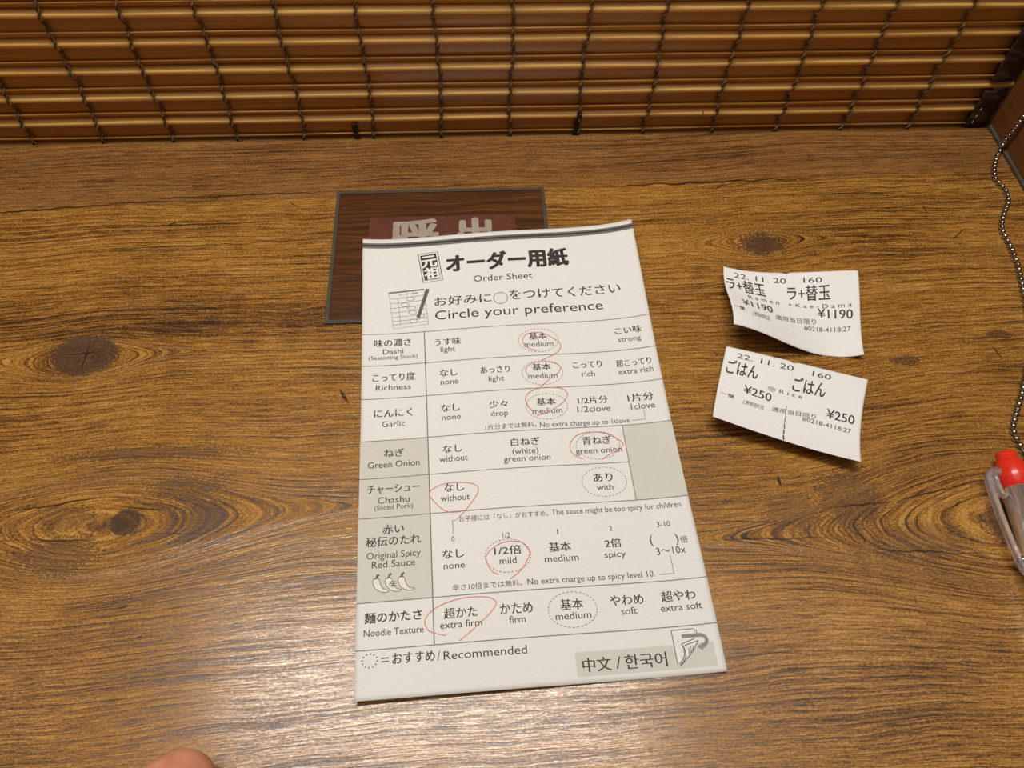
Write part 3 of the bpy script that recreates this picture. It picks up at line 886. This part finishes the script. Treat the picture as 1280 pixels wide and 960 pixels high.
art('chilli_fill', chw, M['white_ink'], sheet_surf, sheet, 0.00004)
# turn-over-the-page icon
art('page_icon_white', [poly(G['flip_white'])], M['white_ink'], sheet_surf, sheet, 0.00005)
art('page_icon_lines', [stroke(l, 0.24) for l in G['flip_lines']], M['grey_ink'], sheet_surf, sheet, 0.00007)
art('page_icon_arrow', [stroke(G['arrow'], 1.05, False, 4), poly(G['arrowhead'])], M['mid_ink'], sheet_surf, sheet, 0.00009)
# red ball-pen rings, drawn by hand
for st_ in G['pen']:
    o = raw('red_pen_mark', *lay(stroke(st_, 0.24, False, 5), sheet_surf, 0.0001, 2.0), M['red_ink'], sheet)

# lettering on the call plate
def plate_surf(u, v, lift=0.0): return (u / 1000, -v / 1000, 0.00062 + lift)
art('label_characters', fitted[n4:], M['label_ink'], plate_surf, red, 0.00005, 50)

# ------------------------------------------------------------------ meal tickets
TW, TH = 49.15, 34.47
TT = [(i, j) for i in range(4) for j in range(4) if 0 < i + j <= 4]
ZT = ([0.00356, 0.000888, 0.000415, -0.00135, -0.00355, -0.0102, 0.000178, 0.00284, 0.00335, 0.00106, 0.000224, 0.00187, 0.00365],
      [0.00259, 0.000777, 0.00234, 7.69e-05, -0.00101, -0.00115, 0.000762, -4.73e-05, 0.000359, 0.000803, 0.00027, 0.000332, 8.69e-05])
def make_ticket(i, label, loc, rot):
    z = ZT[i]
    def surf(u, v, lift=0.0):
        return (u / 1000, -v / 1000, max(0.00012, height(z, TT, 2 * u / TW - 1, 2 * v / TH - 1)) + 0.00015 + lift)
    t = thing('meal_ticket', label, 'ticket', loc, rot, 'meal tickets')
    nu, nv = 60, 42
    ic = round(nu * 0.489)
    def warp(u, v, a, b):
        if b == 0 and abs(a - ic) <= 1: return u, v + (0.55 if a == ic else 0.35)
        return u, v
    paper_mesh('ticket_paper', TW, TH, nu, nv, surf, M['ticket'], t, warp, 0.00007)
    specs = fitted[n2:n3] if i == 0 else fitted[n3:n4]
    art('ticket_print', specs, M['ink'], surf, t, 0.00006, 2.0)
    uc = TW * 0.489
    per = []
    if i == 0:
        for k in range(26): per.append(stroke([(uc, 1.0 + k * 1.3), (uc, 1.5 + k * 1.3)], 0.09))
        art('perforation', per, M['mid_ink'], surf, t, 0.00006, 2.0)
    else:
        for k in range(10): per.append(stroke([(uc, 1.0 + k * 1.5), (uc, 1.6 + k * 1.5)], 0.09))
        for k in range(6): per.append(stroke([(uc - 0.1 * (k % 2), 18.4 + k * 2.7), (uc + 0.12 * (k % 2), 20.7 + k * 2.7)], 0.16 + 0.06 * k))
        o = art('perforation', per, M['ink'], surf, t, 0.00006, 2.0)
        o['label'] = 'half torn perforation'
    return t
make_ticket(0, 'curled white ramen meal ticket priced 1190, upper of the two beside the sheet', (0.09641, 0.19968, 0), -0.15352)
make_ticket(1, 'half-torn white rice meal ticket priced 250, lower of the two beside the sheet', (0.0908, 0.16373, 0), -0.36887)

# ------------------------------------------------------------------ ball chain
chain = thing('ball_chain', 'thin nickel ball chain hanging by the right divider and snaking over the counter', 'chain', (0, 0, 0))
CH = [(233.6, 265.4, 60), (233.6, 265.4, 40), (233.6, 265.4, 22), (233.5, 265.4, 12.5), (233.3, 266.1, 6.2), (231.9, 263.6, 2.4), (230.2, 260.9, 1.15), (228.6, 258.5, 1.15), (226.8, 255.1, 1.15),
      (225.2, 251.2, 1.15), (224.5, 247.9, 1.15), (225.1, 245.2, 1.15), (225.8, 242.5, 1.15), (226.0, 240.0, 1.15), (225.7, 237.5, 1.15), (224.9, 234.9, 1.15), (223.7, 232.6, 1.15), (222.3, 230.6, 1.15),
      (220.8, 228.5, 1.15), (219.3, 226.1, 1.15), (217.8, 223.6, 1.15), (216.7, 221.2, 1.15), (215.8, 218.4, 1.15), (215.6, 216.0, 1.15), (215.5, 213.7, 1.15), (215.6, 211.1, 1.15), (215.5, 208.7, 1.15),
      (215.2, 205.5, 1.15), (214.6, 200.0, 1.15), (212.2, 190.0, 1.15), (205.5, 166.0, 1.15), (194.5, 145.0, 1.15), (185.2, 130.6, 1.15), (183.2, 126.8, 1.15), (182.6, 123.0, 1.15), (183.5, 116.0, 1.15), (184.0, 105.0, 1.15),
      (181.5, 92.0, 1.15), (178.0, 84.0, 1.6), (176.3, 81.0, 3.0)]
PX, PY, PD = 173.4, 112.0, Vector((-0.095, -0.9955, 0)).normalized()   # pen axis
pc = Vector((PX, PY, 0)) + PD * 33.0
side = Vector((-PD.y, PD.x, 0))
if side.x < 0: side = -side
for k in range(0, 15):
    a = R(-10 + 350 * k / 14)
    q = pc + side * (6.35 * math.cos(a)) + PD * (-0.2 + 0.12 * k)
    CH.append((q.x, q.y, max(1.0, 5.2 + 6.2 * math.sin(a))))
pts = [Vector(p) for p in CH]
# walk the curve and drop a bead every 2.25 mm
fine = []
for i in range(len(pts) - 1):
    p0, p1, p2, p3 = pts[max(0, i - 1)], pts[i], pts[i + 1], pts[min(len(pts) - 1, i + 2)]
    for k in range(20):
        t = k / 20
        fine.append(0.5 * (2 * p1 + (p2 - p0) * t + (2 * p0 - 5 * p1 + 4 * p2 - p3) * t * t + (3 * p1 - p0 - 3 * p2 + p3) * t ** 3))
fine.append(pts[-1])
beads, acc, nxt = [], 0.0, 0.0
for a, b in zip(fine, fine[1:]):
    L = (b - a).length
    while nxt <= acc + L and L > 0:
        beads.append(a + (b - a) * ((nxt - acc) / L))
        nxt += 2.55
    acc += L
bm = bmesh.new(); bmesh.ops.create_uvsphere(bm, u_segments=14, v_segments=9, radius=0.00112)
first = link('bead', bm, M['bead'], chain, True)
vis = [b for b in beads]
first.location = beads[0] / 1000
rest = []
for i, b in enumerate(beads[1:]):
    o = first.copy()
    o.location = b / 1000
    o.parent = chain
    C.objects.link(o)
raw('chain_wire', *tube([p / 1000 for p in fine[::4]], 0.0002, 5), M['bead'], chain, True)

# ------------------------------------------------------------------ red ball pen
rx = math.atan2(PD.x, -PD.y)       # turn the pen's own -Y onto its axis
pen = thing('ballpoint_pen', 'red ballpoint pen with clear barrel and clip at the right edge of the counter', 'pen', (PX / 1000, PY / 1000, 0.0051), rx)
def lathe(prof, n=28):
    vs_, fs = [], []
    for (d, r) in prof:
        for k in range(n):
            a = 2 * PI * k / n
            vs_.append((r * math.cos(a) / 1000, -d / 1000, r * math.sin(a) / 1000))
    for i in range(len(prof) - 1):
        for k in range(n):
            a, b = i * n + k, i * n + (k + 1) % n
            fs.append((a, a + n, b + n, b))
    fs.append(tuple(range(n)))
    fs.append(tuple(range((len(prof) - 1) * n + n - 1, (len(prof) - 1) * n - 1, -1)))
    return vs_, fs
raw('push_button', *lathe([(-3.6, 2.4), (-3.4, 3.0), (-3.0, 3.25), (2.5, 3.3), (5, 3.2)]), M['red'], pen, True)
raw('red_plug', *lathe([(-0.2, 3.4), (0.0, 4.0), (0.8, 4.35), (3.0, 4.75), (9.5, 4.98), (9.8, 4.2), (12.4, 3.6), (13, 2.0)]), M['red'], pen, True)
raw('barrel', *join([lathe([(9.9, 4.5), (9.9, 4.98), (40, 5.0), (95, 5.0), (100, 4.8), (100, 4.2), (40, 4.3), (9.9, 4.5)])]), M['clear'], pen, True)
rf = raw('ink_refill', *lathe([(14, 1.4), (14.2, 1.6), (110, 1.6), (116, 1.2)]), M['red'], pen, True)
raw('grip', *lathe([(100.2, 4.2), (100.4, 5.0)] + [(102 + k * 2, 5.0 - 0.25 * (k % 2)) for k in range(12)] + [(127, 4.4)]), M['red'], pen, True)
raw('pen_tip', *lathe([(127, 4.2), (130, 3.2), (136, 1.4), (139, 1.0), (140, 0.4)]), M['tip'], pen, True)
# clip on the left flank: a clear arm with a root on the barrel and a window between arm and barrel
def sweep(path, wz, th):
    vs_, fs = [], []
    n = len(path)
    for i, (a, d) in enumerate(path):
        b0, b1 = path[max(0, i - 1)], path[min(n - 1, i + 1)]
        dx, dy = b1[0] - b0[0], b1[1] - b0[1]
        L = math.hypot(dx, dy)
        nx, ny = -dy / L, dx / L
        w_ = wz[i] if isinstance(wz, list) else wz
        h_ = th[i] if isinstance(th, list) else th
        for sx_, sz in ((-1, -1), (-1, -0.6), (-1, 0.6), (-1, 1), (1, 1), (1, -1)):
            rr = 0.8 if abs(sz) == 1 else 1.0
            vs_.append(((a + nx * h_ / 2 * sx_ * rr) / 1000, -(d + ny * h_ / 2 * sx_ * rr) / 1000, (0.6 + w_ / 2 * sz) / 1000))
    for i in range(n - 1):
        for k in range(6):
            p, q = i * 6 + k, i * 6 + (k + 1) % 6
            fs.append((p, q, q + 6, p + 6))
    fs += [tuple(range(6)), tuple(range((n - 1) * 6 + 5, (n - 1) * 6 - 1, -1))]
    return vs_, fs
arm = sweep([(-4.3, 4.2), (-5.6, 3.6), (-7.2, 3.7), (-8.4, 4.8), (-8.9, 6.8), (-9.0, 10), (-8.7, 18), (-8.0, 27), (-7.2, 34), (-6.3, 38)], 2.6, [2.4, 2.4, 2.2, 1.9, 1.7, 1.6, 1.5, 1.4, 1.4, 0.8])
root = sweep([(-4.6, 4.0), (-6.6, 4.6), (-6.9, 8.0), (-6.4, 11.5), (-4.7, 12.6)], 2.4, [1.6, 2.0, 2.2, 1.8, 1.4])
raw('clip', *join([arm, root]), M['clear'], pen, True)

# ------------------------------------------------------------------ the guest's hand, resting at the front of the counter
person = thing('person', 'bare fingertip of a person resting on the counter at the bottom edge of the picture', 'person', (-0.0690, 0.0382, 0))
def capsule(p, q, r0, r1, n=16, m=6):
    """closed tapered limb segment between two joints"""
    p, q = Vector(p), Vector(q)
    t = (q - p).normalized()
    u = t.orthogonal().normalized()
    v_ = t.cross(u)
    rings = [(p - t * r0 * math.cos(PI / 2 * i / m), r0 * math.sin(PI / 2 * i / m)) for i in range(1, m + 1)]
    rings += [(q + t * r1 * math.sin(PI / 2 * i / m), r1 * math.cos(PI / 2 * i / m)) for i in range(0, m)]
    vs_ = [p - t * r0]
    for c, r in rings:
        for k in range(n):
            g = 2 * PI * k / n
            vs_.append(c + (u * math.cos(g) + v_ * math.sin(g)) * r)
    vs_.append(q + t * r1)
    fs = [(0, 1 + (k + 1) % n, 1 + k) for k in range(n)]
    for i in range(len(rings) - 1):
        for k in range(n):
            a0, a1 = 1 + i * n + k, 1 + i * n + (k + 1) % n
            fs.append((a0, a1, a1 + n, a0 + n))
    last = len(vs_) - 1
    o_ = 1 + (len(rings) - 1) * n
    fs += [(last, o_ + k, o_ + (k + 1) % n) for k in range(n)]
    return [x / 1000 for x in vs_], fs
def hand_body():
    # middle fingertip is the origin; a left hand, palm down, fingers pointing to the back of the counter
    wrist = (-36, -172, 23)
    parts = [capsule((-46, -270, 30), wrist, 30, 21), capsule(wrist, (-33, -140, 21), 21, 18)]
    chains = [  # knuckle, middle joint, end joint, tip with their radii: little, ring, middle, index finger
        [(-60, -98, 20), (-70, -66, 19), (-71, -50, 13), (-68, -38, 8.2), (10.5, 8.2, 7.4, 6.6)],
        [(-43, -86, 23), (-50, -50, 23), (-49, -30, 15), (-45, -17, 9.2), (11.5, 9.2, 8.5, 7.8)],
        [(-22, -82, 24), (-25, -42, 24), (-20, -19, 15.5), (-8.2, -9.6, 10.2), (12.0, 9.8, 9.6, 9.4)],
        [(0, -88, 22), (8, -54, 21), (14, -36, 14), (18, -27, 9.0), (11.8, 9.4, 8.6, 7.8)]]
    for k1, k2, k3, k4, rr in chains:
        parts.append(capsule((wrist[0] + (k1[0] + 30) * 0.35, -150, 20), k1, 15, rr[0]))
        parts.append(capsule(k1, k2, rr[0], rr[1]))
        parts.append(capsule(k2, k3, rr[1], rr[2]))
        parts.append(capsule(k3, k4, rr[2], rr[3]))
    parts += [capsule((-28, -150, 18), (2, -122, 16), 15, 14), capsule((2, -122, 16), (22, -98, 14), 14, 10.5), capsule((22, -98, 14), (32, -72, 10.5), 10.5, 9.2)]
    o = raw('hand', *join(parts), M['skin'], person, True)
    rm = o.modifiers.new('remesh', 'REMESH'); rm.mode = 'VOXEL'; rm.voxel_size = 0.0013; rm.use_smooth_shade = True
    s2 = o.modifiers.new('smooth', 'SMOOTH'); s2.iterations = 8; s2.factor = 0.5
    bpy.context.view_layer.update()
    nm = bpy.data.meshes.new_from_object(o.evaluated_get(bpy.context.evaluated_depsgraph_get()))
    o.modifiers.clear()
    o.data = nm
    if not nm.materials: nm.materials.append(M['skin'])
    for p in nm.polygons: p.use_smooth = True
    for v in nm.vertices:                      # the pads flatten where they touch the counter
        if v.co.z < 0.0008: v.co.z = 0.0003
    return o
hand_body()
for nm_, p, rz_, tl in (('fingernail', (-0.0158, -0.0135, 0.0222), 0.55, -0.62), ('fingernail', (-0.0458, -0.0172, 0.0166), 0.25, -0.80), ('fingernail', (0.0176, -0.0272, 0.0163), 0.35, -0.80), ('fingernail', (-0.0684, -0.0382, 0.0144), 0.2, -0.80)):
    vs_, fs = [], []
    for j in range(7):
        for i in range(7):
            a, b = i / 3 - 1, j / 3 - 1
            rr = 0.0042 * math.sqrt(max(0.12, 1 - 0.35 * b * b))
            vs_.append((a * rr, b * 0.0052, 0.0012 * (1 - a * a) - 0.0006 * b * b))
    nf = len(vs_)
    vs_ += [(x1, y1, z1 - 0.0012) for x1, y1, z1 in vs_]
    for j in range(6):
        for i in range(6):
            a = j * 7 + i
            fs += [(a, a + 1, a + 8, a + 7), (nf + a + 7, nf + a + 8, nf + a + 1, nf + a)]
    rim = list(range(7)) + [j * 7 + 6 for j in range(1, 7)] + [42 + i for i in range(5, -1, -1)] + [j * 7 for j in range(5, 0, -1)]
    for a, b in zip(rim, rim[1:] + rim[:1]): fs.append((b, a, nf + a, nf + b))
    o = raw(nm_, vs_, fs, M['nail'], person, True)
    o.location = p
    o.rotation_euler = (tl, 0, -rz_)
vs_, fs = [], []
nseg = 28
for i, (d, r) in enumerate([(0, 33), (2, 35), (20, 36), (60, 40), (100, 43), (100, 40), (0, 31)]):
    for k in range(nseg):
        a = 2 * PI * k / nseg
        c = Vector((-44, -258, 28)) + Vector((-0.16, -0.985, 0.08)) * d
        rr = r * (1 + 0.02 * math.sin(a * 5 + i * 2))
        vs_.append(((c.x + rr * math.cos(a)) / 1000, c.y / 1000, max(0.4, c.z + 0.9 * rr * math.sin(a)) / 1000))
for i in range(7):
    for k in range(nseg):
        a, b = i * nseg + k, i * nseg + (k + 1) % nseg
        o_ = ((i + 1) % 7 - i) * nseg
        fs.append((a, a + o_, b + o_, b))
raw('sleeve', vs_, fs, M['sleeve'], person, True)
